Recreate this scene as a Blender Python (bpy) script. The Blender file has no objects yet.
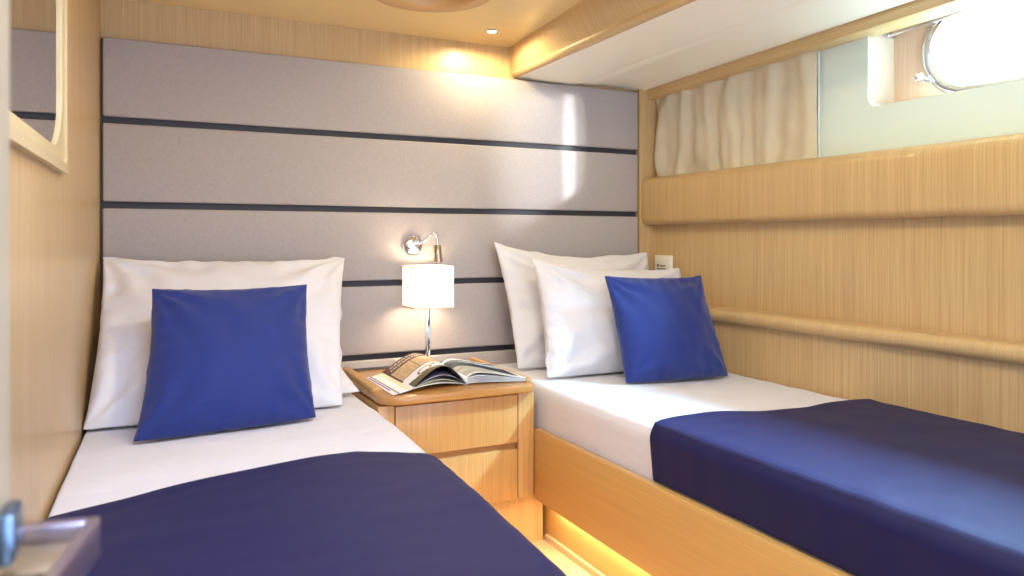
import bpy, bmesh, math, random
from math import sin, cos, pi, atan, sqrt, radians, exp
from mathutils import Vector, noise

random.seed(7)
SC = bpy.context.scene
COL = SC.collection
FLOOR = -0.035          # floor level; the camera is 1 m above z = 0
CEIL = 1.795
BACK = 2.80             # wood wall behind the headboard

# ---------------------------------------------------------------- helpers
def link(o):
    COL.objects.link(o); return o

def tag(o, label=None, cat=None, group=None, kind=None):
    if label: o['label'] = label
    if cat: o['category'] = cat
    if group: o['group'] = group
    if kind: o['kind'] = kind
    return o

def thing(name, label, cat, loc=(0, 0, 0), group=None):
    o = bpy.data.objects.new(name, None)
    o.empty_display_size = .05
    link(o); o.location = loc
    return tag(o, label, cat, group)

def obj(name, bm, mats, parent=None, smooth=None, recalc=True):
    """mesh is given in world coordinates; parents sit unrotated, so only the location is taken off"""
    if recalc: bmesh.ops.recalc_face_normals(bm, faces=bm.faces)
    me = bpy.data.meshes.new(name)
    bm.to_mesh(me); bm.free()
    if not isinstance(mats, (list, tuple)): mats = [mats]
    for m in mats: me.materials.append(m)
    if smooth is not None:
        me.polygons.foreach_set('use_smooth', [True] * len(me.polygons))
        if smooth < 180: me.set_sharp_from_angle(angle=radians(smooth))
    o = bpy.data.objects.new(name, me)
    link(o)
    if parent is not None:
        o.parent = parent
        off = Vector((0, 0, 0)); p = parent
        while p is not None:
            off += p.location; p = p.parent
        o.location = -off
    return o

def add_box(bm, x0, x1, y0, y1, z0, z1, bevel=0, seg=2, mat=0):
    b = bmesh.new()
    bmesh.ops.create_cube(b, size=1)
    for v in b.verts:
        v.co = Vector((x0 + (v.co.x + .5) * (x1 - x0), y0 + (v.co.y + .5) * (y1 - y0), z0 + (v.co.z + .5) * (z1 - z0)))
    if bevel: bmesh.ops.bevel(b, geom=b.edges[:], offset=bevel, segments=seg, profile=.5, affect='EDGES')
    for f in b.faces: f.material_index = mat
    me = bpy.data.meshes.new('tmp'); b.to_mesh(me); b.free()
    bm.from_mesh(me); bpy.data.meshes.remove(me)
    return bm

def box(*a, **k):
    return add_box(bmesh.new(), *a, **k)

def loft(profiles, closed=True, caps=True):
    """profiles: list of equally long lists of points"""
    bm = bmesh.new()
    rows = [[bm.verts.new(p) for p in pr] for pr in profiles]
    n = len(rows[0])
    for a, b in zip(rows, rows[1:]):
        for i in range(n if closed else n - 1):
            j = (i + 1) % n
            bm.faces.new((a[i], a[j], b[j], b[i]))
    if caps and closed:
        bm.faces.new(rows[0]); bm.faces.new(list(reversed(rows[-1])))
    return bm

def extrude_y(pts, y0, y1):
    return loft([[(x, y0, z) for x, z in pts], [(x, y1, z) for x, z in pts]])

def tube(bm, pts, r, n=12, caps=True, radii=None):
    pts = [Vector(p) for p in pts]
    rows = []
    up = None
    for i, p in enumerate(pts):
        d = (pts[min(i + 1, len(pts) - 1)] - pts[max(i - 1, 0)]).normalized()
        if up is None:
            up = Vector((0, 0, 1)) if abs(d.z) < .9 else Vector((0, 1, 0))
        s = d.cross(up).normalized(); up = s.cross(d).normalized()
        rr = radii[i] if radii else r
        rows.append([bm.verts.new(p + (s * cos(2 * pi * k / n) + up * sin(2 * pi * k / n)) * rr) for k in range(n)])
    for a, b in zip(rows, rows[1:]):
        for i in range(n):
            j = (i + 1) % n
            bm.faces.new((a[i], a[j], b[j], b[i]))
    if caps:
        bm.faces.new(rows[0]); bm.faces.new(list(reversed(rows[-1])))
    return bm

def lathe(bm, c, axis, prof, n=40):
    """prof: (radius, distance along axis)"""
    c = Vector(c); axis = Vector(axis).normalized()
    s = axis.orthogonal().normalized(); t = axis.cross(s)
    rows = []
    for r, h in prof:
        if r < 1e-6: rows.append([bm.verts.new(c + axis * h)])
        else: rows.append([bm.verts.new(c + axis * h + (s * cos(2 * pi * k / n) + t * sin(2 * pi * k / n)) * r) for k in range(n)])
    for a, b in zip(rows, rows[1:]):
        if len(a) == 1 and len(b) == 1: continue
        for i in range(n):
            j = (i + 1) % n
            if len(a) == 1: bm.faces.new((a[0], b[j], b[i]))
            elif len(b) == 1: bm.faces.new((a[i], a[j], b[0]))
            else: bm.faces.new((a[i], a[j], b[j], b[i]))
    return bm

def rrect(x0, x1, y0, y1, r, n=8):
    out = []
    for cx, cy, a0 in ((x1 - r, y1 - r, 0), (x0 + r, y1 - r, 90), (x0 + r, y0 + r, 180), (x1 - r, y0 + r, 270)):
        for k in range(n + 1):
            a = radians(a0 + 90 * k / n)
            out.append((cx + r * cos(a), cy + r * sin(a)))
    return out

def plate_with_hole(outer, inner, place, depth, more=()):
    """flat plate in a plane with an opening; place(a, b, d) -> xyz"""
    bm = bmesh.new()
    lo = [bm.verts.new(place(a, b, 0)) for a, b in outer]
    li = [bm.verts.new(place(a, b, 0)) for a, b in inner]
    ed = []
    for L in [lo, li] + [[bm.verts.new(place(a, b, 0)) for a, b in q] for q in more]:
        for i in range(len(L)): ed.append(bm.edges.new((L[i], L[(i + 1) % len(L)])))
    bmesh.ops.triangle_fill(bm, edges=ed, use_beauty=True)
    r = bmesh.ops.extrude_face_region(bm, geom=bm.faces[:])
    d = Vector(place(0, 0, depth)) - Vector(place(0, 0, 0))
    bmesh.ops.translate(bm, verts=[g for g in r['geom'] if isinstance(g, bmesh.types.BMVert)], vec=d)
    return bm

# ---------------------------------------------------------------- materials
def srgb(r, g, b):
    f = lambda c: (c / 255 / 12.92) if c / 255 <= .04045 else ((c / 255 + .055) / 1.055) ** 2.4
    return (f(r), f(g), f(b), 1)

def mat(name, col, rough=.5, metal=0, spec=.5, sheen=0, emit=None, estr=0, coat=0):
    m = bpy.data.materials.new(name); m.use_nodes = True
    p = m.node_tree.nodes['Principled BSDF']
    p.inputs['Base Color'].default_value = col
    p.inputs['Roughness'].default_value = rough
    p.inputs['Metallic'].default_value = metal
    p.inputs['Specular IOR Level'].default_value = spec
    p.inputs['Sheen Weight'].default_value = sheen
    p.inputs['Coat Weight'].default_value = coat
    if emit:
        p.inputs['Emission Color'].default_value = emit
        p.inputs['Emission Strength'].default_value = estr
    return m

def nodes(m):
    nt = m.node_tree
    return nt, nt.nodes, nt.links, nt.nodes['Principled BSDF']

def wood(name, c1, c2, axis='z', rough=.38, fine=260, contrast=1.0, coat=.15):
    """straight-grained oak veneer: thin streaks running along `axis`"""
    m = mat(name, c1, rough, coat=coat)
    nt, N, L, p = nodes(m)
    tc = N.new('ShaderNodeTexCoord')
    def streak(cross, along, detail):
        mp = N.new('ShaderNodeMapping')
        s = {'x': (along, cross, cross), 'y': (cross, along, cross), 'z': (cross, cross, along), 'roll': (along, cross, along)}[axis]
        mp.inputs['Scale'].default_value = s
        L.new(tc.outputs['Object'], mp.inputs['Vector'])
        n = N.new('ShaderNodeTexNoise'); n.inputs['Scale'].default_value = 1
        n.inputs['Detail'].default_value = detail; n.inputs['Roughness'].default_value = .65
        L.new(mp.outputs['Vector'], n.inputs['Vector'])
        return n.outputs['Fac']
    a = streak(fine, 3.0, 3); b = streak(fine * .22, 1.2, 2)
    mx = N.new('ShaderNodeMath'); mx.operation = 'MULTIPLY_ADD'
    L.new(b, mx.inputs[0]); mx.inputs[1].default_value = .30
    m2 = N.new('ShaderNodeMath'); m2.operation = 'MULTIPLY'; m2.inputs[1].default_value = .70
    L.new(a, m2.inputs[0]); L.new(m2.outputs[0], mx.inputs[2])
    r = N.new('ShaderNodeValToRGB')
    h = .16 / contrast
    r.color_ramp.elements[0].position = .5 - h; r.color_ramp.elements[0].color = c2
    r.color_ramp.elements[1].position = .5 + h; r.color_ramp.elements[1].color = c1
    L.new(mx.outputs[0], r.inputs['Fac']); L.new(r.outputs['Color'], p.inputs['Base Color'])
    bp = N.new('ShaderNodeBump'); bp.inputs['Strength'].default_value = .02; bp.inputs['Distance'].default_value = .002
    L.new(a, bp.inputs['Height']); L.new(bp.outputs['Normal'], p.inputs['Normal'])
    return m

def fabric(name, col, weave=900, amount=.12, rough=.85, sheen=.15, spec=.2, bump=.15, soft=0.0):
    m = mat(name, col, rough, spec=spec, sheen=sheen)
    nt, N, L, p = nodes(m)
    tc = N.new('ShaderNodeTexCoord')
    fs = []
    for s in ((weave, weave, weave * .12), (weave * .12, weave * .12, weave)):
        mp = N.new('ShaderNodeMapping'); mp.inputs['Scale'].default_value = s
        L.new(tc.outputs['Object'], mp.inputs['Vector'])
        n = N.new('ShaderNodeTexNoise'); n.inputs['Scale'].default_value = 1; n.inputs['Detail'].default_value = 2
        L.new(mp.outputs['Vector'], n.inputs['Vector']); fs.append(n.outputs['Fac'])
    ad = N.new('ShaderNodeMath'); ad.operation = 'ADD'; L.new(fs[0], ad.inputs[0]); L.new(fs[1], ad.inputs[1])
    mr = N.new('ShaderNodeMapRange'); mr.inputs['From Min'].default_value = .6; mr.inputs['From Max'].default_value = 1.4
    mr.inputs['To Min'].default_value = 1 - amount; mr.inputs['To Max'].default_value = 1 + amount
    L.new(ad.outputs[0], mr.inputs['Value'])
    vm = N.new('ShaderNodeVectorMath'); vm.operation = 'SCALE'; vm.inputs[0].default_value = col[:3]
    L.new(mr.outputs[0], vm.inputs['Scale']); L.new(vm.outputs[0], p.inputs['Base Color'])
    bp = N.new('ShaderNodeBump'); bp.inputs['Strength'].default_value = bump; bp.inputs['Distance'].default_value = .001
    L.new(ad.outputs[0], bp.inputs['Height'])
    if soft:
        n = N.new('ShaderNodeTexNoise'); n.inputs['Scale'].default_value = 9; n.inputs['Detail'].default_value = 4
        n.inputs['Distortion'].default_value = 1.2
        L.new(tc.outputs['Object'], n.inputs['Vector'])
        b2 = N.new('ShaderNodeBump'); b2.inputs['Strength'].default_value = soft; b2.inputs['Distance'].default_value = .03
        L.new(n.outputs['Fac'], b2.inputs['Height']); L.new(bp.outputs['Normal'], b2.inputs['Normal'])
        L.new(b2.outputs['Normal'], p.inputs['Normal'])
    else:
        L.new(bp.outputs['Normal'], p.inputs['Normal'])
    return m

OAK1, OAK2 = srgb(209, 179, 128), srgb(186, 151, 101)
W_V = wood('oak_vertical', OAK1, OAK2, 'z', contrast=1.1)
W_R = wood('oak_wrapped', OAK1, OAK2, 'roll')
W_H = wood('oak_along', OAK1, OAK2, 'y', contrast=.7)
W_X = wood('oak_across', OAK1, OAK2, 'x', contrast=.7)
W_BED = wood('oak_bed_panel', srgb(212, 170, 102), srgb(194, 148, 80), 'y', contrast=.6)
W_NS = wood('oak_drawer', srgb(212, 168, 104), srgb(188, 140, 78), 'z', contrast=.9)
W_TOP = wood('oak_top', srgb(196, 144, 80), srgb(176, 124, 62), 'x', contrast=.5, rough=.25, coat=.4)
W_CEIL = wood('oak_ceiling', srgb(238, 210, 150), srgb(228, 196, 132), 'x', contrast=.5, rough=.3, coat=.1)
W_FLOOR = wood('oak_floor', srgb(222, 196, 150), srgb(200, 168, 120), 'y', contrast=.6)
W_LIGHT = wood('pale_maple_frame', srgb(212, 192, 148), srgb(198, 174, 128), 'z', contrast=.4)
HB = fabric('greige_linen_headboard', srgb(174, 166, 162), weave=420, amount=.11, bump=.25)
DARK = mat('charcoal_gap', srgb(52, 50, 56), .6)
SHEET = fabric('white_cotton_sheet', srgb(218, 216, 218), weave=900, amount=.015, bump=.03, soft=.2, rough=.8)
PILLOW = fabric('white_cotton_pillowcase', srgb(224, 222, 224), weave=900, amount=.015, bump=.03, soft=.3, rough=.8)
BLUE = fabric('royal_blue_linen', srgb(34, 50, 116), weave=380, amount=.10, bump=.2, sheen=.25, rough=.7)
NAVY = fabric('navy_blanket', srgb(21, 20, 68), weave=500, amount=.08, bump=.12, sheen=.04, rough=.6, spec=.25)
CHROME = mat('chrome', srgb(225, 228, 235), .08, metal=1)
BRUSHED = mat('brushed_steel', srgb(198, 190, 212), .3, metal=1)
CREAM = mat('cream_leatherette', srgb(248, 242, 224), .45)
SHELL = mat('pale_green_gelcoat', srgb(220, 234, 224), .25, coat=.3)
RECESS = mat('cream_gelcoat', srgb(214, 196, 172), .4)
DOORP = mat('offwhite_door_lacquer', srgb(186, 178, 156), .4)
CURT = fabric('beige_curtain', srgb(208, 196, 168), weave=600, amount=.06, bump=.1)
WHITEP = mat('white_plastic', srgb(236, 234, 222), .35)
BLACKP = mat('black_plastic', srgb(38, 36, 38), .4)
PAPER = mat('magazine_paper', srgb(238, 236, 232), .35, coat=.3)
MIRROR = mat('mirror_silver', (.8, .8, .8, 1), .01, metal=1)
SHADE = mat('lamp_shade_fabric', srgb(250, 246, 238), .8, emit=(1, .94, .84, 1), estr=.42)
BULB = mat('downlight_diffuser', (1, 1, 1, 1), .5, emit=(1, .86, .62, 1), estr=30)
LED = mat('led_strip_diffuser', (1, 1, 1, 1), .5, emit=(1, .86, .58, 1), estr=5)
BLUELED = mat('blue_led_switch', (.2, .3, 1, 1), .3, emit=(.35, .45, 1, 1), estr=3)

def glass_mat():
    m = bpy.data.materials.new('window_glass'); m.use_nodes = True
    nt = m.node_tree; nt.nodes.clear()
    o = nt.nodes.new('ShaderNodeOutputMaterial'); mx = nt.nodes.new('ShaderNodeMixShader')
    t = nt.nodes.new('ShaderNodeBsdfTransparent'); g = nt.nodes.new('ShaderNodeBsdfGlossy')
    g.inputs['Roughness'].default_value = .02; mx.inputs[0].default_value = .06
    nt.links.new(t.outputs[0], mx.inputs[1]); nt.links.new(g.outputs[0], mx.inputs[2]); nt.links.new(mx.outputs[0], o.inputs[0])
    return m
GLASS = glass_mat()

def attr_mat(name, rough=.3):
    m = mat(name, (1, 1, 1, 1), .6, spec=.2)
    nt, N, L, p = nodes(m)
    a = N.new('ShaderNodeVertexColor'); a.layer_name = 'print'
    L.new(a.outputs['Color'], p.inputs['Base Color'])
    return m
PRINT = attr_mat('printed_paper')

# ================================================================ SETTING
def struct(name, bm, m, label, smooth=None):
    o = obj(name, bm, m, smooth=smooth); return tag(o, label, None, None, 'structure')

YF = -0.7                                   # how far the room runs behind the camera
def xl(y): return -0.219 + 0.0338 * y       # the left wall is slightly askew

struct('floor', box(-.5, 2.3, YF, BACK + .05, FLOOR - .05, FLOOR), W_FLOOR, 'pale oak floor between the two beds')
struct('wall_back', box(-.5, 2.3, BACK, BACK + .06, FLOOR, 1.95), W_V, 'oak veneered wall behind the headboard')
struct('wall_left', loft([[(xl(y) - .06, y, z0) for z0 in (FLOOR,)] + [(xl(y), y, FLOOR), (xl(y), y, 1.95), (xl(y) - .06, y, 1.95)] for y in (YF, BACK)]),
       W_V, 'pale oak wall along the left bed')
XR = 2.07
struct('wall_right', box(XR, XR + .05, YF, BACK, FLOOR, 1.22), W_V, 'oak veneered wall along the right bed')
# ceiling, with a round opening for the hatch
HC, HR = (.824, 2.26), .145
circ = [(HC[0] + HR * cos(2 * pi * k / 64), HC[1] + HR * sin(2 * pi * k / 64)) for k in range(64)]
struct('ceiling', plate_with_hole([(-.4, YF), (1.5, YF), (1.5, BACK), (-.4, BACK)], circ, lambda a, b, d: (a, b, CEIL + d), .03,
       more=[rrect(.02, .58, .74, 1.34, .05)]),  # second opening, added out of view to let cool fill light in
       W_CEIL, 'honey-toned veneered ceiling over the left bed and aisle')

# lower wainscot below the bullnose ledge
struct('trim_1', box(2.01, XR, YF, BACK, .30, .70), W_V, 'oak lower wall panel behind the right mattress')
def bull(x0, x1, z0, z1, r, n=8):           # front rounded towards -X
    pts = [(x1, z0)]
    for k in range(n + 1):
        a = radians(270 - 90 * k / n); pts.append((x0 + r + r * cos(a), z0 + r + r * sin(a)))
    for k in range(n + 1):
        a = radians(180 - 90 * k / n); pts.append((x0 + r + r * cos(a), z1 - r + r * sin(a)))
    pts.append((x1, z1)); return pts
struct('trim_2', extrude_y(bull(1.972, XR, .682, .732, .0245), YF, BACK), W_R, 'rounded oak ledge running along the right wall', smooth=40)
# deep shelf fascia under the curtain and window
pf = [(2.12, 1.066), (2.03, 1.062)]
for k in range(9):
    a = radians(270 - 90 * k / 8); pf.append((2.030 + .030 * cos(a), 1.092 + .030 * sin(a)))
for k in range(9):
    a = radians(180 - 90 * k / 8); pf.append((2.040 + .040 * cos(a), 1.236 + .038 * sin(a)))
pf.append((2.12, 1.27))
prof = []
for y, ins in ((YF, 0), (2.745, 0), (2.752, .003), (2.757, .008)):
    cx, cz = 2.07, 1.166
    prof.append([(min(2.12, x + (ins if x < 2.1 else 0)), y, cz + (z - cz) * (1 - ins * 6)) for x, z in pf])
struct('trim_3', loft(prof), W_R, 'deep rounded oak shelf front below the curtain and porthole', smooth=40)
struct('trim_4', box(1.992, 2.12, 2.757, BACK, FLOOR, 1.70), W_V, 'narrow oak post between headboard and right wall')

# slanted fascia of the dropped ceiling, its lower edge rolled over
def fascia(y):
    top = 1.364 - .0763 * (BACK - y) * 1.0
    bx = 1.372
    pts = [(top + .03, CEIL + .02), (top, CEIL + .02), (top, CEIL), (top + (bx - top) * .75, CEIL - .085)]
    cx, cz, r = bx + .022, 1.692, .022
    for k in range(9):
        a = radians(170 + 100 * k / 8); pts.append((cx + r * cos(a), cz + r * sin(a)))
    pts += [(cx + .01, 1.675), (cx + .02, 1.72)]
    return [(x, y, z) for x, z in pts]
struct('trim_5', loft([fascia(y) for y in (YF, .3, 1.2, 2.0, BACK)]), W_R, 'honey oak fascia with rolled edge where the ceiling drops', smooth=50)

# padded cream lining under the dropped ceiling: two pads with a seam between
def soffit_row(y, a, b, z_a, z_b, belly, n=14):
    out = []
    for i in range(n + 1):
        t = i / n; x = a + (b - a) * t
        rise = (x - 1.39) / .65 * .023 * (BACK - y)
        e = min(1, min(t, 1 - t) / .06)
        z = z_a + (z_b - z_a) * t + rise - belly * sin(pi * t) + (1 - sqrt(1 - (1 - e) ** 2)) * .010
        out.append((x, y, z))
    out += [(b, y, out[-1][2] + .05), (a, y, out[0][2] + .05)]
    return out
ys = [YF + (BACK - YF) * i / 20 for i in range(21)]
tag(obj('trim_6', loft([soffit_row(y, 1.385, 1.70, 1.671, 1.664, .006) for y in ys]), CREAM, smooth=45), 'smooth cream ceiling lining beside the oak fascia', kind='structure')
tag(obj('trim_7', loft([soffit_row(y, 1.703, 2.045, 1.664, 1.664, -.012) for y in ys]), CREAM, smooth=45), 'curved cream ceiling lining next to the curtain', kind='structure')
def strip(y):
    r = .023 * (BACK - y)
    return [(x, y, z + r) for x, z in ((2.036, 1.680), (2.033, 1.652), (2.037, 1.632), (2.047, 1.627), (2.12, 1.627), (2.12, 1.70))]
struct('trim_8', loft([strip(y) for y in (YF, BACK)]), W_H, 'slim oak strip above the curtain and porthole', smooth=40)
struct('trim_9', box(1.30, 2.13, YF, BACK, 1.84, 1.90), W_CEIL, 'deck head above the dropped ceiling')

# hull side panel with a rounded opening, then a recess with the porthole
XP, XW = 2.10, 2.225
panel_in = rrect(.62, 1.665, 1.425, 1.76, .035)
bm = plate_with_hole([(YF, 1.24), (1.86, 1.24), (1.86, 1.85), (YF, 1.85)], panel_in, lambda a, b, d: (XP + d, a, b), .012)
struct('wall_hull', bm, SHELL, 'smooth pale green hull panel around the porthole recess')
bm = loft([[(XP + .012, a, b) for a, b in panel_in], [(XW, a, b) for a, b in panel_in]], caps=False)
struct('trim_10', bm, RECESS, 'cream lining of the porthole recess', smooth=40)
bm = bmesh.new(); tube(bm, [(XP - .001, 1.862, 1.25), (XP - .001, 1.862, 1.72)], .004, 8)
struct('trim_11', bm, WHITEP, 'thin white edge of the hull panel beside the curtain', smooth=40)
struct('wall_behind_curtain', box(2.115, 2.13, 1.80, BACK, 1.20, 1.85), W_V, 'oak hull side behind the curtain')
PH = rrect(.80, 1.53, 1.457, 1.705, .1239, n=16)
struct('wall_porthole', plate_with_hole([(.55, 1.38), (1.72, 1.38), (1.72, 1.80), (.55, 1.80)], PH, lambda a, b, d: (XW + d, a, b), .03),
       wood('rosy_oak', srgb(222, 190, 162), srgb(206, 168, 138), 'z'), 'oak board behind the hull recess carrying the porthole')

win = bpy.data.objects.new('window_1', None); link(win); win.location = (XW, 1.17, 1.575)
tag(win, 'oval chrome-framed porthole glowing with daylight', None, None, 'structure')
def stad(g):                                # stadium outline grown by g
    return rrect(.80 - g, 1.53 + g, 1.457 - g, 1.705 + g, .1239 + g, n=16)
rows = []
for g, x in ((-.004, XW + .02), (-.004, XW - .010), (.0, XW - .015), (.008, XW - .020), (.020, XW - .020), (.030, XW - .012), (.033, XW - .001), (.033, XW + .001)):
    rows.append([(x, a, b) for a, b in stad(g)])
obj('window_frame', loft(rows, caps=False), CHROME, win, smooth=60)
bm = bmesh.new(); bm.faces.new([bm.verts.new((XW + .022, a, b)) for a, b in stad(-.004)])
r = bmesh.ops.extrude_face_region(bm, geom=bm.faces[:])
bmesh.ops.translate(bm, verts=[g for g in r['geom'] if isinstance(g, bmesh.types.BMVert)], vec=(.004, 0, 0))
obj('glass', bm, GLASS, win)
# turn-screw dog latch at the lower left of the frame
bm = bmesh.new()
add_box(bm, XW - .024, XW - .004, 1.522, 1.546, 1.492, 1.514, .003)
tube(bm, [(XW - .022, 1.536, 1.503), (XW - .042, 1.542, 1.505)], .006, 12)
lathe(bm, (XW - .040, 1.542, 1.505), (-.8, .35, 0), [(0, 0), (.013, .001), (.015, .006), (.013, .012), (0, .013)], 16)
add_box(bm, XW - .052, XW - .042, 1.530, 1.562, 1.500, 1.510, .003)
obj('window_latch', bm, CHROME, win, smooth=40)
bm = bmesh.new(); add_box(bm, XW - .02, XW - .004, 1.20, 1.235, 1.425, 1.442, .003)
obj('window_hinge', bm, CHROME, win, smooth=40)
bm = bmesh.new(); tube(bm, [(XW - .048, 1.648, 1.660), (XW - .052, 1.40, 1.674), (XW - .055, 1.10, 1.685)], .0055, 10)
tube(bm, [(XW - .030, 1.640, 1.668), (XW - .035, 1.40, 1.680), (XW - .04, 1.10, 1.690)], .004, 10)
add_box(bm, XW - .06, XW - .02, 1.640, 1.656, 1.654, 1.674, .003)
obj('window_stay', bm, CHROME, win, smooth=40)

# ---------------------------------------------------------------- door edge and its lever, very close to the camera
door = bpy.data.objects.new('door_1', None); link(door); door.location = (-.09, .2, FLOOR)
tag(door, 'off-white lacquered door standing open at the far left', None, None, 'structure')
obj('door_leaf', box(-.112, -.0665, -.35, .50, FLOOR + .01, 1.76, .003), DOORP, door, smooth=30)
hnd = thing('tmp_handle', None, None); hnd.name = 'door_handle'; hnd.parent = door; hnd.location = Vector((-.03, .44, .86)) - door.location
def L2(cx, cy, ang, pts):                   # local handle frame -> world
    ca, sa = cos(ang), sin(ang)
    return [(cx + x * ca + y * sa, cy - x * sa + y * ca, z) for x, y, z in pts]
HX, HY, HA = -.0228, .5165, radians(11)
def hbox(x0, x1, y0, y1, z0, z1, bev=.0015):
    bm = box(x0, x1, y0, y1, z0, z1, bevel=bev)
    for v in bm.verts: v.co = Vector(L2(HX, HY, HA, [tuple(v.co)])[0])
    return bm
ZT = .833
def hchild(name, bm, m):
    return obj(name, bm, m, hnd, smooth=30)
hchild('lever_bar', hbox(-.006, 0, -.22, 0, ZT - .024, ZT), BRUSHED)
hchild('lever_arm', hbox(-.075, -.006, -.011, 0, ZT - .024, ZT), BRUSHED)
hchild('lock_plate', hbox(-.075, -.006, -.055, -.011, ZT - .018, ZT - .009), mat('champagne_steel', srgb(165, 146, 116), .4, metal=.6))
bm = bmesh.new(); lathe(bm, (0, 0, 0), (0, 0, 1), [(0, .002), (.0025, .0018), (.003, 0)], 16)
for v in bm.verts: v.co = Vector(L2(HX, HY, HA, [(v.co.x - .043, v.co.y - .030, v.co.z + ZT - .009)])[0])
hchild('screw', bm, BLACKP)
hchild('lock_cylinder', box(-.0665, -.058, .450, .482, .834, .860, bevel=.003), mat('chrome_blue_reflection_tint', srgb(120, 145, 175), .3, metal=1))  # chrome whose blue reflection is tinted into the base colour

# ================================================================ THINGS
# ---------------------------------------------------------------- headboard
hbt = thing('headboard', 'wide greige upholstered headboard of stacked horizontal panels with dark gaps', 'headboard', (.9, 2.78, .3))
zs = [1.656, 1.388, 1.111, .833, .556, .28]
HBX0, HBX1 = -.1215, 1.988
obj('backing_board', box(HBX0, HBX1, 2.782, 2.7995, FLOOR + .001, 1.655), DARK, hbt)
gap = .011
for i in range(5):
    top = zs[i] - (gap if i else 0); bot = zs[i + 1] + gap
    bm = box(HBX0 + .004, HBX1 - .001, 2.76, 2.783, bot, top, bevel=.007, seg=3)
    o = obj('upholstered_panel', bm, HB, hbt, smooth=40)

# ---------------------------------------------------------------- mirror on left wall
mir = thing('wall_mirror', 'round-cornered wall mirror in a pale wood frame on the left wall', 'mirror', (xl(1.5), 1.5, 1.14))
def mplace(off):
    # a = along wall (y), b = z ; off = distance out of the wall
    nx, ny = 1 / sqrt(1 + .0338 ** 2), -.0338 / sqrt(1 + .0338 ** 2)
    return lambda a, b, d: (xl(a) + nx * (off + d), a + ny * (off + d), b)
m_out = rrect(.95, 1.848, 1.138, 1.79, .004, 2)
m_mid = rrect(.965, 1.828, 1.158, 1.775, .01, 3)
m_in = rrect(1.0, 1.80, 1.180, 1.75, .13, 12)
obj('mirror_frame', plate_with_hole(m_out, m_mid, mplace(0), .014), W_LIGHT, mir)
obj('inner_frame', plate_with_hole(m_mid, m_in, mplace(0), .009), mat('cream_lacquer', srgb(204, 184, 138), .4), mir)
bm = bmesh.new(); pl_ = mplace(.004)
bm.faces.new([bm.verts.new(pl_(a, b, 0)) for a, b in rrect(.99, 1.808, 1.172, 1.76, .13, 12)])
obj('mirror_glass', bm, MIRROR, mir)

# ---------------------------------------------------------------- curtain
def curtain():
    bm = bmesh.new(); ny, nz = 220, 36
    rows = []
    for j in range(nz + 1):
        tz = j / nz; row = []
        for i in range(ny + 1):
            ty = i / ny; y = 2.752 - ty * (2.752 - 1.853)
            drift = .035 * sin(3.1 * ty * pi + 2.2 * tz) * (1 - tz)
            q = ty + drift
            f = sin(2 * pi * (6.0 * abs(q) ** .85 + .5 * noise.noise(Vector((ty * 5, tz * 1.5, 11)))) + .8) + .30 * sin(2 * pi * (12.3 * q) + 1.5 * tz) + .45 * noise.noise(Vector((ty * 11, tz * 2.0, 2.0)))
            f += 1.9 * noise.noise(Vector((ty * 8 + tz * 3.0, tz * 4, 7.7))) * (1 - tz) ** .7
            amp = .0105 * (1 - .4 * ty)
            row.append(bm.verts.new((2.083 - .004 + amp * f, y, 1.271 + tz * (1.645 + .023 * (BACK - y) - 1.271 + .02))))
        rows.append(row)
    for a, b in zip(rows, rows[1:]):
        for i in range(ny): bm.faces.new((a[i], a[i + 1], b[i + 1], b[i]))
    o = obj('curtain', bm, CURT, smooth=180)
    s = o.modifiers.new('thick', 'SOLIDIFY'); s.thickness = .002
    return o
tag(curtain(), 'gathered beige curtain hanging on the oak shelf left of the porthole', 'curtain')

# ---------------------------------------------------------------- ceiling hatch ring + downlights
h = thing('ceiling_hatch', 'round ceiling hatch with honey wood ring and cream centre', 'hatch', (HC[0], HC[1], CEIL))
bm = bmesh.new()
lathe(bm, (HC[0], HC[1], CEIL), (0, 0, -1), [(.150, -.03), (.138, -.03), (.138, .006), (.142, .013), (.150, .016), (.188, .016), (.198, .012), (.203, .004), (.203, -.001)], 72)
obj('hatch_ring', bm, wood('oak_ring', srgb(214, 168, 108), srgb(200, 152, 92), 'x', contrast=.5), h, smooth=50)
bm = bmesh.new(); lathe(bm, (HC[0], HC[1], CEIL), (0, 0, -1), [(0, -.02), (.139, -.02), (.139, -.028), (0, -.028)], 48)
obj('hatch_blind', bm, CREAM, h, smooth=50)

def downlight(x, y, label, energy):
    t = thing('downlight', label, 'ceiling light', (x, y, CEIL), 'small recessed ceiling downlights')
    bm = bmesh.new(); lathe(bm, (x, y, CEIL), (0, 0, -1), [(.017, -.004), (.017, .002), (.020, .0045), (.027, .003), (.029, -.001)], 32)
    obj('bezel', bm, CHROME, t, smooth=50)
    bm = bmesh.new(); lathe(bm, (x, y, CEIL), (0, 0, -1), [(0, .0015), (.0175, .0015), (.0175, -.002), (0, -.002)], 24)
    obj('diffuser', bm, BULB, t, smooth=50)
    l = bpy.data.lights.new('downlight_beam', 'SPOT'); l.energy = energy; l.color = (1, .85, .52)
    l.spot_size = radians(176); l.spot_blend = .35; l.shadow_soft_size = .015
    o = bpy.data.objects.new('downlight_beam', l); link(o); o.location = (x, y, CEIL - .012)
    return t
downlight(.86, 1.25, 'small downlight added out of view in the ceiling above the aisle, nearer the door', 16)  # unseen lamp, added to brighten the aisle side with warm light
downlight(1.197, 2.606, 'small bright recessed downlight in the ceiling corner above the nightstand', 5)

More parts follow.
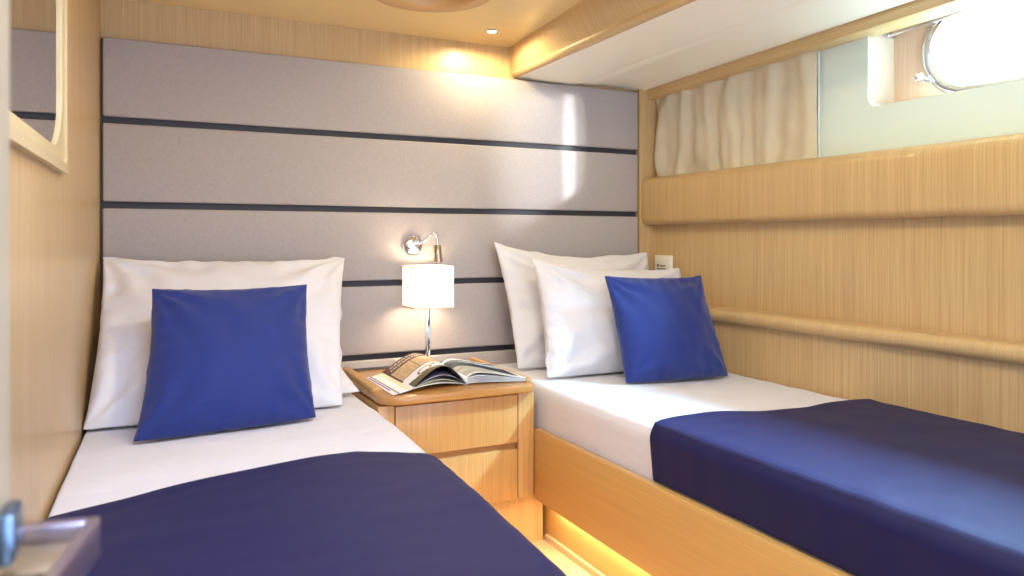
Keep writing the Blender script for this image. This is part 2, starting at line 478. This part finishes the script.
# ---------------------------------------------------------------- bed bases
def bed_base(name, label, x0, x1, side):
    """side: +1 aisle is on the low-x side (right bed), -1 on the high-x side (left bed)"""
    t = thing(name, label, 'bed base', ((x0 + x1) / 2, 1.7, FLOOR))
    px = x0 if side > 0 else x1
    s = side
    a, b = sorted((px, px + s * .027))
    obj('side_panel', box(a, b, .60, 2.2495 if side > 0 else 2.745, .12, .357 if side > 0 else .299, .003), W_BED, t, smooth=30)
    a, b = sorted((px + s * .06, px + s * .075))
    obj('plinth', box(a, b, .60, 2.745, FLOOR, .125), W_BED, t)
    a, b = sorted((px + s * .028, x1 if side > 0 else x0))
    obj('mattress_platform', box(a, b, .60, 2.745, .126, .30), W_BED, t)
    a, b = sorted((px + s * .034, px + s * .046))
    obj('led_strip', box(a, b, .62, 2.20, .117, .1225, .001), LED, t)
    return t
bed_base('bed_base', 'oak base of the right bed with light glowing underneath', 1.19, 2.005, 1)
bed_base('bed_base', 'oak base hidden beneath the left bed', -.12, .60, -1)
struct('baseboard_right', box(1.238, 1.2495, .6, 2.262, FLOOR, FLOOR + .022, .002), W_FLOOR, 'low oak strip at the foot of the right bed plinth')

# ---------------------------------------------------------------- mattresses
def rbox(x0, x1, y0, y1, z0, z1, r, step, disp=None):
    """rounded box with an even surface grid"""
    bm = bmesh.new()
    nx, ny, nz = (max(2, int(round((b - a) / step))) for a, b in ((x0, x1), (y0, y1), (z0, z1)))
    def warp(p):
        q = Vector((min(max(p.x, x0 + r), x1 - r), min(max(p.y, y0 + r), y1 - r), min(max(p.z, z0 + r), z1 - r)))
        d = p - q
        if d.length < 1e-9: return p
        # cube-to-sphere on the rounded rim
        m = max(abs(d.x), abs(d.y), abs(d.z))
        return q + d.normalized() * min(r, m if m < r else r)
    cache = {}
    def V(i, j, k):
        key = (i, j, k)
        if key not in cache:
            p = warp(Vector((x0 + (x1 - x0) * i / nx, y0 + (y1 - y0) * j / ny, z0 + (z1 - z0) * k / nz)))
            if disp: p = disp(p)
            cache[key] = bm.verts.new(p)
        return cache[key]
    for i in range(nx):
        for j in range(ny):
            for k in (0, nz): bm.faces.new((V(i, j, k), V(i + 1, j, k), V(i + 1, j + 1, k), V(i, j + 1, k)))
    for i in range(nx):
        for k in range(nz):
            for j in (0, ny): bm.faces.new((V(i, j, k), V(i + 1, j, k), V(i + 1, j, k + 1), V(i, j, k + 1)))
    for j in range(ny):
        for k in range(nz):
            for i in (0, nx): bm.faces.new((V(i, j, k), V(i, j + 1, k), V(i, j + 1, k + 1), V(i, j, k + 1)))
    return bm

def mat_disp(x0, x1, y0, y1, z1, seed):
    def f(p):
        if p.z > .42:
            w = .0035 * noise.noise(Vector((p.x * 3, p.y * 9, seed))) + .0016 * noise.noise(Vector((p.x * 7 + p.y * 4, p.y * 26, seed + 3)))
            p = Vector((p.x, p.y, p.z + w - .002))
        return p
    return f
o = obj('mattress', rbox(1.2215, 2.006, .64, 2.752, .302, .500, .035, .0175, mat_disp(0, 0, 0, 0, 0, 1.3)), SHEET, smooth=180)
tag(o, 'cream-lit white sheeted mattress on the right bed along the oak wall', 'mattress')
def lm_disp(p):
    # follow the askew wall on the left
    k = (p.x + .15) / .75
    y = p.y
    if p.x < -.09 and p.z > .438: p = Vector((-.15 + (p.x + .15) * .2, y, .498 - (.498 - p.z) * .25))   # squashed against the wall
    x = p.x if k > .5 else p.x + (1 - k * 2) * (xl(y) + .006 + .15)
    x -= max(0, 1.95 - y) * .055 * max(0, 2 * k - 1)
    w = .0035 * noise.noise(Vector((p.x * 3, p.y * 8, 9.1))) + .0018 * noise.noise(Vector((p.x * 8 + p.y * 5, p.y * 22, 5))) if p.z > .42 else 0
    return Vector((x, y, p.z + w - .002))
o = obj('mattress', rbox(-.15, .642, .64, 2.752, .302, .498, .05, .0175, lm_disp), SHEET, smooth=180)
tag(o, 'white sheeted mattress on the left bed against the pale wall', 'mattress')

# ---------------------------------------------------------------- blankets
def blanket(name, label, prof, yedge, y1, seed, wr, wall_follow=False, ridge=None):
    """prof(s) -> (x, z, nx, nz) across the bed; runs from the fold line towards the foot"""
    bm = bmesh.new(); ns, ny = 120, 110
    rows = []
    for j in range(ny + 1):
        t = j / ny; row = []
        for i in range(ns + 1):
            s = i / ns
            x, z, nx, nz = prof(s)
            ye = yedge(s)
            y = ye + (y1 - ye) * (t ** 1.15)
            d = wr * (noise.noise(Vector((x * 5, y * 3.2 + z * 4, seed))) + .5 * noise.noise(Vector((x * 9 - y * 6, y * 15, seed + 4))))
            # light puckers following the hem
            hem = exp(-(ye - y) / .09)
            d += .0006 * hem * sin((ye - y) * 90 + 3 * noise.noise(Vector((x * 3, 0, seed))))
            d = max(d, -.0015)
            if ridge: d += ridge(s, y)
            if wall_follow and s < .5: x = x + (1 - 2 * s) * (xl(y) + .009 + .142)
            if wall_follow: x -= max(0, 1.95 - y) * .055 * max(0, 2 * (x + .15) / .75 - 1)
            row.append(bm.verts.new((x + nx * d, y, z + nz * d)))
        rows.append(row)
    for a, b in zip(rows, rows[1:]):
        for i in range(ns): bm.faces.new((a[i], a[i + 1], b[i + 1], b[i]))
    o = obj(name, bm, NAVY, smooth=180)
    m = o.modifiers.new('thick', 'SOLIDIFY'); m.thickness = .006; m.offset = 0
    return tag(o, label, 'blanket')

def path_profile(pts):
    P = [Vector((a, 0, b)) for a, b in pts]
    L = [0]
    for a, b in zip(P, P[1:]): L.append(L[-1] + (b - a).length)
    def f(s):
        d = s * L[-1]
        for i in range(len(L) - 1):
            if d <= L[i + 1] + 1e-9:
                t = (d - L[i]) / (L[i + 1] - L[i]); q = P[i].lerp(P[i + 1], t)
                a = (P[i + 1] - P[i]).normalized()
                b = a
                if t > .5 and i + 2 < len(P): b = (P[i + 2] - P[i + 1]).normalized(); w = (t - .5)
                elif t <= .5 and i > 0: b = (P[i] - P[i - 1]).normalized(); w = (.5 - t)
                else: w = 0
                a = (a * (1 - w) + b * w).normalized()
                return q.x, q.z, -a.z, a.x
        return P[-1].x, P[-1].z, 0, 1
    return f
def over(x0, x1, z, zl, zr, rl, rr, off):
    pts = [(x0 - off, zl)]
    for k in range(9):
        a = radians(180 - 90 * k / 8); pts.append((x0 + rl + (rl + off) * cos(a), z - rl + (rl + off) * sin(a)))
    for k in range(9):
        a = radians(90 - 90 * k / 8); pts.append((x1 - rr + (rr + off) * cos(a), z - rr + (rr + off) * sin(a)))
    pts.append((x1 + off, zr)); return pts
pr_ = path_profile(over(-.142, .642, .498, .485, .33, .012, .05, .007))
def ye_left(s):
    x = pr_(s)[0]; z = pr_(s)[1]
    k = (x + .15) / .75
    return 1.545 + .18 * sin(min(1, k * 1.2) * pi / 2) - .085 * max(0, k - .8) / .2 - .1 * max(0, .48 - z)
blanket('blanket', 'navy blanket draped over the foot of the left bed, nearest the door', pr_, ye_left, .645, 3.0, .0035, wall_follow=True)
pr2 = path_profile(over(1.2215, 2.004, .500, .362, .486, .035, .014, .0075))
def ye_right(s):
    x, z = pr2(s)[:2]
    k = (x - 1.22) / .78
    return 1.632 - .065 * k + .03 * sin(pi * min(1, k * 1.5)) - .14 * max(0, .47 - z) + .02 * sin(k * 9)
def ridge_r(s, y):
    x, z = pr2(s)[:2]
    d = (s - .158) / .006
    return .0045 * exp(-d * d) * (.8 + .5 * noise.noise(Vector((0, y * 6, 2))))
blanket('blanket', 'dark navy blanket tucked over the foot of the right bed, lit blue by the porthole', pr2, ye_right, .645, 8.0, .004, ridge=ridge_r)

# ---------------------------------------------------------------- pillows
def pillow(name, label, cat, group, bl, br, tr, tl, T, m, seed, pinch=.05, zmin=None, ymax=None, xmin=None, xmax=None, wr=.006, sag=.25, top_dip=0.0, n=64, power=.5, ymin_f=None, ears=0.012):
    bl, br, tr, tl = (Vector(p) for p in (bl, br, tr, tl))
    nrm = ((br - bl).cross(tl - bl)).normalized()          # faces the viewer side (-Y)
    bm = bmesh.new(); side = {}
    def P(i, j, sgn):
        u, v = i / n, j / n
        # cluster the grid towards the edges
        su = -cos(pi * u); sv = -cos(pi * v)
        pu = su * (1 - pinch * (1 - sv * sv)); pv = sv * (1 - pinch * (1 - su * su)) if sv > 0 else sv * (1 + .03 * (1 - su ** 4))
        a, b = (pu + 1) / 2, (pv + 1) / 2
        base = bl.lerp(br, a).lerp(tl.lerp(tr, a), b)
        base.z -= top_dip * (1 - su * su) * max(0, sv)
        hgt = T / 2 * (((1 - su * su) * (1 - sv * sv)) ** power) * (1 + sag * (-sv)) + ears * .12
        d = 0
        for k, (cu, cv) in enumerate(((-1, -1), (1, -1), (1, 1), (-1, 1))):
            dx, dy = su - cu, sv - cv; r = sqrt(dx * dx + dy * dy)
            th = math.atan2(dy * -cv, dx * -cu)
            d += 1.1 * exp(-((r - .42) / .36) ** 2) * sin(th * (8 + k) + seed * 3 + k * 2 + 1.3 * sgn + 2 * noise.noise(Vector((r * 3, th, seed))))
        d += 1.1 * noise.noise(Vector((su * 2.2 + seed, sv * 2.2, sgn * 5))) + .6 * noise.noise(Vector((su * 5 + seed, sv * 2.6, sgn * 3 + 9)))
        # puckers along the seams
        ed = max(abs(su), abs(sv)); per = su if abs(sv) > abs(su) else sv
        d += .5 * max(0, ed - .7) / .3 * sin(per * 26 + seed)
        w = ((1 - su * su) * (1 - sv * sv)) ** .35
        p = base + nrm * sgn * (hgt + wr * d * w)
        if i in (0, n) or j in (0, n):
            q1 = noise.noise(Vector((su * 2.6, sv * 2.6, seed))) + .5 * noise.noise(Vector((su * 7, sv * 7, seed + 3)))
            ex = (tr - tl).normalized() if i in (0, n) else Vector((0, 0, 1))
            p = base + ex * (.9 * wr * q1) + nrm * (.7 * wr * noise.noise(Vector((su * 5, sv * 5, seed + 9))))
        if zmin is not None:
            z = zmin + .002
            if p.z < z + .01: p.z = z + .01 * exp((p.z - z - .01) / .01)      # settles softly on what lies below
        if ymax is not None:
            ym = ymax if not callable(ymax) else ymax(p.x, p.z)
            if p.y > ym - .01: p.y = ym - .01 * exp(-(p.y - ym + .01) / .01)
        if xmin is not None:
            xm = xl(p.y) + xmin
            if p.x < xm: p.x = xm + .0005 * sgn
        if xmax is not None and p.x > xmax: p.x = xmax
        return p
    grid = {}
    for sgn in (1, -1):
        for i in range(n + 1):
            for j in range(n + 1):
                if (i in (0, n) or j in (0, n)) and sgn == -1: grid[i, j, -1] = grid[i, j, 1]
                else: grid[i, j, sgn] = bm.verts.new(P(i, j, sgn))
        for i in range(n):
            for j in range(n):
                q = [grid[i, j, sgn], grid[i + 1, j, sgn], grid[i + 1, j + 1, sgn], grid[i, j + 1, sgn]]
                bm.faces.new(q if sgn > 0 else q[::-1])
    o = obj(name, bm, m, smooth=180)
    return tag(o, label, cat, group)

# left bed
pillow('pillow', 'white pillow tucked flat behind the large pillow at the left wall', 'pillow', 'white pillows on the left bed',
       (-.125, 2.42, .515), (.622, 2.37, .512), (.57, 2.72, .70), (-.112, 2.68, .745), .055, PILLOW, 2.1, zmin=.500, ymax=2.756, xmin=.006, wr=.005)
pillow('pillow', 'large white pillow leaning on the headboard behind the blue cushion, left bed', 'pillow', 'white pillows on the left bed',
       (-.138, 2.235, .504), (.535, 2.235, .502), (.648, 2.675, .930), (-.113, 2.675, .940), .15, PILLOW, 4.6, zmin=.500, ymax=2.756, xmin=.004, wr=.017, top_dip=.012, pinch=.035, power=.42)
pillow('cushion', 'square royal blue cushion on the left bed', 'cushion', 'royal blue cushions',
       (-.020, 2.045, .505), (.430, 2.105, .503), (.446, 2.315, .862), (.022, 2.30, .862), .15, BLUE, 1.2, zmin=.5, wr=.007, pinch=.06, power=.5)
# right bed
pillow('pillow', 'white pillow at the back of the right bed, resting on the headboard', 'pillow', 'white pillows on the right bed',
       (1.275, 2.54, .506), (1.985, 2.55, .506), (2.000, 2.715, .940), (1.244, 2.69, .985), .12, PILLOW, 7.3, zmin=.502, ymax=2.756, xmax=2.003, wr=.015, top_dip=.03, pinch=.045, power=.45)
pillow('pillow', 'white pillow in the middle between back pillow and blue cushion, right bed', 'pillow', 'white pillows on the right bed',
       (1.292, 2.335, .502), (1.985, 2.335, .502), (1.998, 2.49, .880), (1.312, 2.49, .925), .15, PILLOW, 9.4, zmin=.502, xmax=2.003, wr=.015, top_dip=.02, pinch=.04, power=.45)
pillow('cushion', 'square royal blue cushion on the right bed', 'cushion', 'royal blue cushions',
       (1.480, 2.125, .505), (1.895, 2.085, .505), (1.905, 2.245, .858), (1.478, 2.255, .868), .14, BLUE, 5.2, zmin=.502, wr=.007, pinch=.05, power=.5)

# ---------------------------------------------------------------- nightstand
ns = thing('nightstand', 'built-in oak nightstand with two drawers between the beds', 'nightstand', (.9, 2.45, FLOOR))
NX0, NX1, NY, NB, NT = .648, 1.1895, 2.25, .129, .487
bm = box(NX0, NX1, NY + .022, 2.755, NB, NT - .002)
obj('carcass', bm, W_NS, ns)
obj('stile', box(1.131, NX1, NY, NY + .022, NB, NT - .004, .0015), W_NS, ns, smooth=30)
obj('stile', box(NX0, .701, NY, NY + .022, NB, NT - .004, .0015), W_NS, ns, smooth=30)
def drawer(z0, z1):
    d = obj('drawer', box(.704, 1.128, NY, NY + .020, z0, z1, .002), W_NS, ns, smooth=30)
    return d
drawer(.318, .478); drawer(NB, .296)
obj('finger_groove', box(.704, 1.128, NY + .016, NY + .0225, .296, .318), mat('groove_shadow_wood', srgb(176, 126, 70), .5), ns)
obj('plinth', box(NX0, 1.236, NY + .022, NY + .032, FLOOR, NB), W_NS, ns)
# top slab with rounded front corners, and a raised lip on three sides
def slab(pts, z0, z1, bev, m, name):
    bm = bmesh.new()
    f = bm.faces.new([bm.verts.new((a, b, z0)) for a, b in pts])
    r = bmesh.ops.extrude_face_region(bm, geom=[f])
    vs = [g for g in r['geom'] if isinstance(g, bmesh.types.BMVert)]
    bmesh.ops.translate(bm, verts=vs, vec=(0, 0, z1 - z0))
    ed = [e for e in bm.edges if all(abs(v.co.z - z1) < 1e-6 for v in e.verts) or all(abs(v.co.z - z0) < 1e-6 for v in e.verts)]
    bmesh.ops.bevel(bm, geom=ed, offset=bev, segments=3, profile=.5, affect='EDGES')
    return obj(name, bm, m, ns, smooth=40)
def top_outline(x0, x1, y0, y1, rl, rr, n=8):
    out = []
    for cx, cy, a0, r in ((x1, y1, None, 0), (x0, y1, None, 0), (x0 + rl, y0 + rl, 180, rl), (x1 - rr, y0 + rr, 270, rr)):
        if a0 is None: out.append((cx, cy)); continue
        for k in range(n + 1):
            a = radians(a0 + 90 * k / n); out.append((cx + r * cos(a), cy + r * sin(a)))
    return out
slab(top_outline(.648, 1.186, 2.205, 2.757, .07, .045), .490, .516, .006, W_TOP, 'top')
def lip(name, a, b, y0, y1, z1):
    bm = box(a, b, y0, y1, .514, z1, .004, 3)
    return obj(name, bm, W_NS, ns, smooth=40)
lip('side_lip', 1.166, 1.184, 2.26, 2.756, .530); lip('side_lip', .650, .684, 2.32, 2.756, .528)
obj('back_shadow_strip', box(.69, 1.16, 2.715, 2.757, .512, .5185), DARK, ns)  # flat dark strip standing in for the shadow gap along the headboard

# ---------------------------------------------------------------- table lamp
lp = thing('table_lamp', 'small table lamp with glowing square white shade on a chrome stem', 'lamp', (.9555, 2.657, .516))
LX0, LX1, LY0, LY1, LZ0, LZ1 = .880, 1.031, 2.580, 2.732, .746, .900
bm = bmesh.new()
o4 = rrect(LX0, LX1, LY0, LY1, .003, 2); i4 = rrect(LX0 + .0025, LX1 - .0025, LY0 + .0025, LY1 - .0025, .002, 2)
bm = loft([[(a, b, LZ0) for a, b in o4], [(a, b, LZ1) for a, b in o4], [(a, b, LZ1) for a, b in i4], [(a, b, LZ0) for a, b in i4], [(a, b, LZ0) for a, b in o4]], caps=False)
shade = obj('lamp_shade', bm, SHADE, lp)
tape = mat('shade_edge_tape', srgb(238, 216, 176), .7)
for z in (LZ0, LZ1 - .004):
    bm = bmesh.new()
    for a, b, c, d in ((LX0 - .0008, LX1 + .0008, LY0 - .0008, LY0 + .001), (LX0 - .0008, LX1 + .0008, LY1 - .001, LY1 + .0008),
                       (LX0 - .0008, LX0 + .001, LY0, LY1), (LX1 - .001, LX1 + .0008, LY0, LY1)):
        add_box(bm, a, b, c, d, z, z + .004)
    obj('shade_trim', bm, tape, shade)
obj('stem', box(.9475, .9635, 2.649, 2.665, .525, .86, .0015), CHROME, lp, smooth=30)
obj('base', box(.905, 1.006, 2.607, 2.708, .5165, .527, .002), CHROME, lp, smooth=30)
bm = bmesh.new(); lathe(bm, (.9555, 2.657, .80), (0, 0, 1), [(.012, -.03), (.012, 0), (.018, .01), (.026, .03), (.024, .048), (.012, .06), (0, .062)], 20)
obj('bulb', bm, mat('warm_bulb', (1, 1, 1, 1), .5, emit=(1, .82, .55, 1), estr=4), lp, smooth=60)
l = bpy.data.lights.new('lamp_glow', 'POINT'); l.energy = 1.1; l.color = (1, .84, .62); l.shadow_soft_size = .03
o = bpy.data.objects.new('lamp_glow', l); link(o); o.location = (.9555, 2.62, .812)

# ---------------------------------------------------------------- reading light on the headboard
rl = thing('reading_light', 'chrome gooseneck reading light fixed to the headboard above the lamp', 'reading light', (.93, 2.76, .975))
bm = bmesh.new(); lathe(bm, (.930, 2.760, .975), (0, -1, 0), [(.040, 0), (.041, .006), (.040, .012), (.034, .020), (.024, .026), (.0, .028)], 48)
obj('wall_rose', bm, CHROME, rl, smooth=60)
bm = bmesh.new(); lathe(bm, (.932, 2.738, .958), (0, -1, 0), [(.009, -.002), (.010, .004), (.007, .0065), (0, .007)], 20)
obj('switch', bm, BLUELED, rl, smooth=60)
pts = []
K = [(.945, 2.742, .984), (.955, 2.70, .990), (.972, 2.685, 1.010), (.992, 2.685, 1.020), (1.004, 2.688, 1.005), (1.006, 2.690, .975)]
for i in range(len(K) - 1):
    p0, p1, p2, p3 = (Vector(K[max(0, min(len(K) - 1, i + d))]) for d in (-1, 0, 1, 2))
    for q in range(8):
        t = q / 8
        pts.append(.5 * ((2 * p1) + (p2 - p0) * t + (2 * p0 - 5 * p1 + 4 * p2 - p3) * t * t + (3 * p1 - p0 - 3 * p2 + p3) * t ** 3))
pts.append(Vector(K[-1]))
bm = bmesh.new(); tube(bm, pts, .0052, 12)
obj('gooseneck', bm, CHROME, rl, smooth=60)
bm = bmesh.new(); lathe(bm, (1.006, 2.690, .978), (.05, -.02, -1), [(0, 0), (.011, .001), (.0155, .006), (.016, .05), (.018, .060), (.018, .066), (.013, .066), (.013, .060)], 32)
head = obj('lamp_head', bm, mat('satin_nickel', srgb(176, 160, 136), .25, metal=1), rl, smooth=50)
bm = bmesh.new(); lathe(bm, (1.0093, 2.6887, .9175), (.05, -.02, -1), [(.012, 0), (0, .001)], 20)
obj('lens', bm, mat('reading_lens', (1, 1, 1, 1), .4, emit=(1, .9, .75, 1), estr=12), head, smooth=50)
l = bpy.data.lights.new('reading_beam', 'SPOT'); l.energy = 3; l.color = (1, .85, .65); l.spot_size = radians(120); l.spot_blend = .6; l.shadow_soft_size = .012
o = bpy.data.objects.new('reading_beam', l); link(o); o.location = (1.010, 2.688, .905); o.rotation_euler = (radians(-6), radians(4), 0)

# ---------------------------------------------------------------- open magazine
mg = thing('magazine', 'open magazine lying spread on the nightstand top', 'magazine', (.95, 2.42, .517))
SB, ST = Vector((.962, 2.300)), Vector((.985, 2.600))
def page_surface(outb, outt, z0, arch, peak, side, zout=0.0):
    """s: spine -> outer edge, t: bottom -> top"""
    outb, outt = Vector(outb), Vector(outt)
    def f(s, t):
        p = SB.lerp(ST, t).lerp(outb.lerp(outt, t), s)
        q = s ** (math.log(.5) / math.log(peak))
        z = z0 + arch * sin(pi * q) ** 1.3 + zout * s
        return Vector((p.x, p.y, z))
    return f
def sheet(name, fn, color, thick=.0004, ns_=56, nt_=40, m=None):
    bm = bmesh.new(); lay = bm.loops.layers.color.new('print')
    g = [[bm.verts.new(fn(i / ns_, j / nt_)) for j in range(nt_ + 1)] for i in range(ns_ + 1)]
    for i in range(ns_):
        for j in range(nt_):
            f = bm.faces.new((g[i][j], g[i + 1][j], g[i + 1][j + 1], g[i][j + 1]))
            c = color((i + .5) / ns_, (j + .5) / nt_)
            for lp_ in f.loops: lp_[lay] = c
    o = obj(name, bm, m or PRINT, mg, smooth=180)
    md = o.modifiers.new('thick', 'SOLIDIFY'); md.thickness = thick; md.offset = -1
    return o
WH = (.97, .97, .96, 1)
def c8(r, g, b): return (r / 255, g / 255, b / 255, 1)
def col_cover(s, t):
    if s > .965:
        return WH
    if s > .945: return c8(40, 90, 190) if .2 < t < .95 else WH
    if s > .925: return c8(236, 220, 214)
    if s > .905: return c8(150, 130, 124)
    return WH
def col_second(s, t):
    if s > .97: return c8(236, 230, 190)
    if s > .94: return c8(120, 112, 96) if t < .75 else c8(150, 140, 120)
    return c8(238, 232, 200)
def col_top(s, t):
    # brown top with title, a row of three pictures, white lower part with a line sketch
    if t > .76: return c8(104, 76, 64)
    if s > .90: return c8(104, 76, 64) if t > .30 else WH
    if t > .34:
        u = s / .90 * 3
        if (u % 1) < .04 or t > .74 or t < .36: return c8(104, 76, 64)
        n = noise.noise(Vector((s * 24, t * 24, 1)))
        return c8(206 + 26 * n, 178 + 26 * n, 138 + 26 * n)
    if t < .06 + .16 * (s - .25) and s > .25: return c8(120, 108, 78)
    d = abs(sqrt(((s - .62) / .10) ** 2 + ((t - .19) / .06) ** 2) - 1)
    e = abs(sqrt(((s - .36) / .12) ** 2 + ((t - .22) / .05) ** 2) - 1)
    if d < .16 or e < .14: return c8(150, 130, 110)
    return c8(246, 244, 244)
def col_right(s, t):
    if s > .95 or t < .05 or t > .95 or s < .03: return WH
    # coastal photograph: pale sky, dark hull-like wedge, grey-green water
    w = .56 - .35 * (s - .5) + .03 * noise.noise(Vector((s * 9, t * 9, 3)))
    if t > w + .14: return c8(170, 186, 198) if t < .8 else c8(84, 96, 110)
    if t > w - .16 - .12 * s: return c8(46, 50, 60)
    n = noise.noise(Vector((s * 5, t * 14, 8)))
    return c8(176 + 26 * n, 178 + 26 * n, 170 + 24 * n)
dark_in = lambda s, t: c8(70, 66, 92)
plain = lambda s, t: WH
# left stack, lowest first
sheet('cover', page_surface((.692, 2.238), (.686, 2.556), .5185, .016, .45, -1), col_cover)
sheet('page', page_surface((.716, 2.246), (.710, 2.566), .5195, .026, .45, -1), col_second)
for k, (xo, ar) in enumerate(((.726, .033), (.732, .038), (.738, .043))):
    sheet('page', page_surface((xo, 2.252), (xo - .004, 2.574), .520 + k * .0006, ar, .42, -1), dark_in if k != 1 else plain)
topf = page_surface((.744, 2.256), (.740, 2.580), .522, .066, .42, -1)
pg = sheet('page', topf, col_top, ns_=90, nt_=70)
pg['label'] = 'left page with brown title band and picture grid'
# right stack
for k in range(5):
    sheet('page', page_surface((1.176 - k * .0015, 2.262), (1.186 - k * .0015, 2.580), .5185 + k * .0018, .004 + .0035 * k, .22, 1), plain)
rp = sheet('page', page_surface((1.168, 2.264), (1.180, 2.578), .5290, .026, .22, 1), col_right, ns_=80, nt_=60)
rp['label'] = 'right page with a grey seascape photograph'
# title lettering on the brown band
def lettering(text, s0, s1, t0, t1):
    cu = bpy.data.curves.new('title', 'FONT'); cu.body = text; cu.resolution_u = 3
    tmp = bpy.data.objects.new('title', cu); link(tmp)
    bpy.context.view_layer.update()
    me = bpy.data.meshes.new_from_object(tmp.evaluated_get(bpy.context.evaluated_depsgraph_get()))
    bpy.data.objects.remove(tmp)
    xs = [v.co.x for v in me.vertices]; ys_ = [v.co.y for v in me.vertices]
    ax, bx, ay, by = min(xs), max(xs), min(ys_), max(ys_)
    for v in me.vertices:
        a = (v.co.x - ax) / (bx - ax); b = (v.co.y - ay) / (by - ay)
        p = topf(s0 + (s1 - s0) * a, t0 + (t1 - t0) * b)
        v.co = p + Vector((0, 0, .0006))
    bm = bmesh.new(); bm.from_mesh(me); bpy.data.meshes.remove(me)
    o = obj('printed_title', bm, mat('white_ink', srgb(245, 240, 232), .4), recalc=False)
    o.parent = pg; o.location = (0, 0, 0)
lettering('CREATIVE', .84, .42, .895, .95)
lettering('MONASTERY', .86, .36, .80, .855)

# ---------------------------------------------------------------- socket / switch plate in the right corner
sk = thing('wall_switch', 'cream switch plate on the wall behind the right pillows', 'switch', (XR, 2.675, .885))
obj('plate', box(XR - .009, XR - .0003, 2.618, 2.738, .845, .928, .003), WHITEP, sk, smooth=30)
obj('rocker', box(XR - .012, XR - .008, 2.632, 2.724, .858, .916, .002), WHITEP, sk, smooth=30)
bm = bmesh.new()
add_box(bm, XR - .0128, XR - .0118, 2.704, 2.716, .878, .888)
for k in range(5): add_box(bm, XR - .0128, XR - .0118, 2.660 + k * .0075, 2.6645 + k * .0075, .878, .885)
add_box(bm, XR - .0128, XR - .0118, 2.650, 2.718, .866, .870)
obj('printed_marks', bm, BLACKP, sk)

# ================================================================ LIGHT
w = bpy.data.worlds.new('World'); SC.world = w; w.use_nodes = True
bg = w.node_tree.nodes['Background']
bg.inputs['Color'].default_value = (.62, .74, 1.0, 1); bg.inputs['Strength'].default_value = 2.3

def area(name, loc, target, sx, sy, e, col, spread=180):
    l = bpy.data.lights.new(name, 'AREA'); l.shape = 'RECTANGLE'; l.size = sx; l.size_y = sy; l.energy = e; l.color = col; l.spread = radians(spread)
    o = bpy.data.objects.new(name, l); link(o); o.location = loc
    o.rotation_euler = (Vector(target) - Vector(loc)).to_track_quat('-Z', 'Y').to_euler()
    return o
# bright sky outside the porthole
area('sky_outside_porthole', (2.74, 1.02, 2.34), (1.40, 1.00, .5), .5, .30, 400, (.38, .70, 1.0))
def glint(name, loc, target, e, size, sx, blend, soft):
    l = bpy.data.lights.new(name, 'SPOT'); l.energy = e; l.color = (.88, .94, 1); l.spot_size = radians(size); l.spot_blend = blend; l.shadow_soft_size = soft
    o = bpy.data.objects.new(name, l); link(o); o.location = loc
    o.rotation_euler = (Vector(target) - Vector(loc)).to_track_quat('-Z', 'Y').to_euler(); o.scale = (sx, 1, 1)
# sun glancing in through the porthole onto the headboard
glint('sun_glint', (2.62, .17, 1.70), (1.63, 2.76, 1.36), 260, 19, .09, 1.0, .012)
glint('sun_glow', (2.62, .17, 1.70), (1.50, 2.76, 1.36), 190, 24, .42, 1.0, .03)
# cool fill added through an invented ceiling opening over the left bed's foot
area('added_fill_left_bed', (.32, 1.02, 2.05), (.30, 1.06, .5), .8, .8, 18, (.50, .62, 1.0))
# strip lights below the bed panels
area('led_glow_right', (1.231, 1.41, .113), (1.231, 1.41, 0), .012, 1.55, 1.8, (1, .86, .55))

# ================================================================ CAMERA
cam = bpy.data.cameras.new('camera'); co = bpy.data.objects.new('camera', cam); link(co)
cam.sensor_width = 36; cam.lens = 750 / 1024 * 36; cam.shift_y = -49 / 1024
co.location = (0, 0, 1); co.rotation_euler = (pi / 2, 0, -atan(369 / 750))
cam.clip_start = .01
cam.dof.use_dof = True; cam.dof.focus_distance = 2.3; cam.dof.aperture_fstop = 5.6
SC.camera = co
vs = SC.view_settings
SC.display_settings.display_device = 'sRGB'
vs.view_transform = 'Standard'; vs.look = 'None'; vs.gamma = 1; vs.exposure = .92; vs.use_curve_mapping = False
SC.cycles.use_denoising = True
SC.cycles.max_bounces = 10; SC.cycles.diffuse_bounces = 6
SC.cycles.sample_clamp_indirect = 6
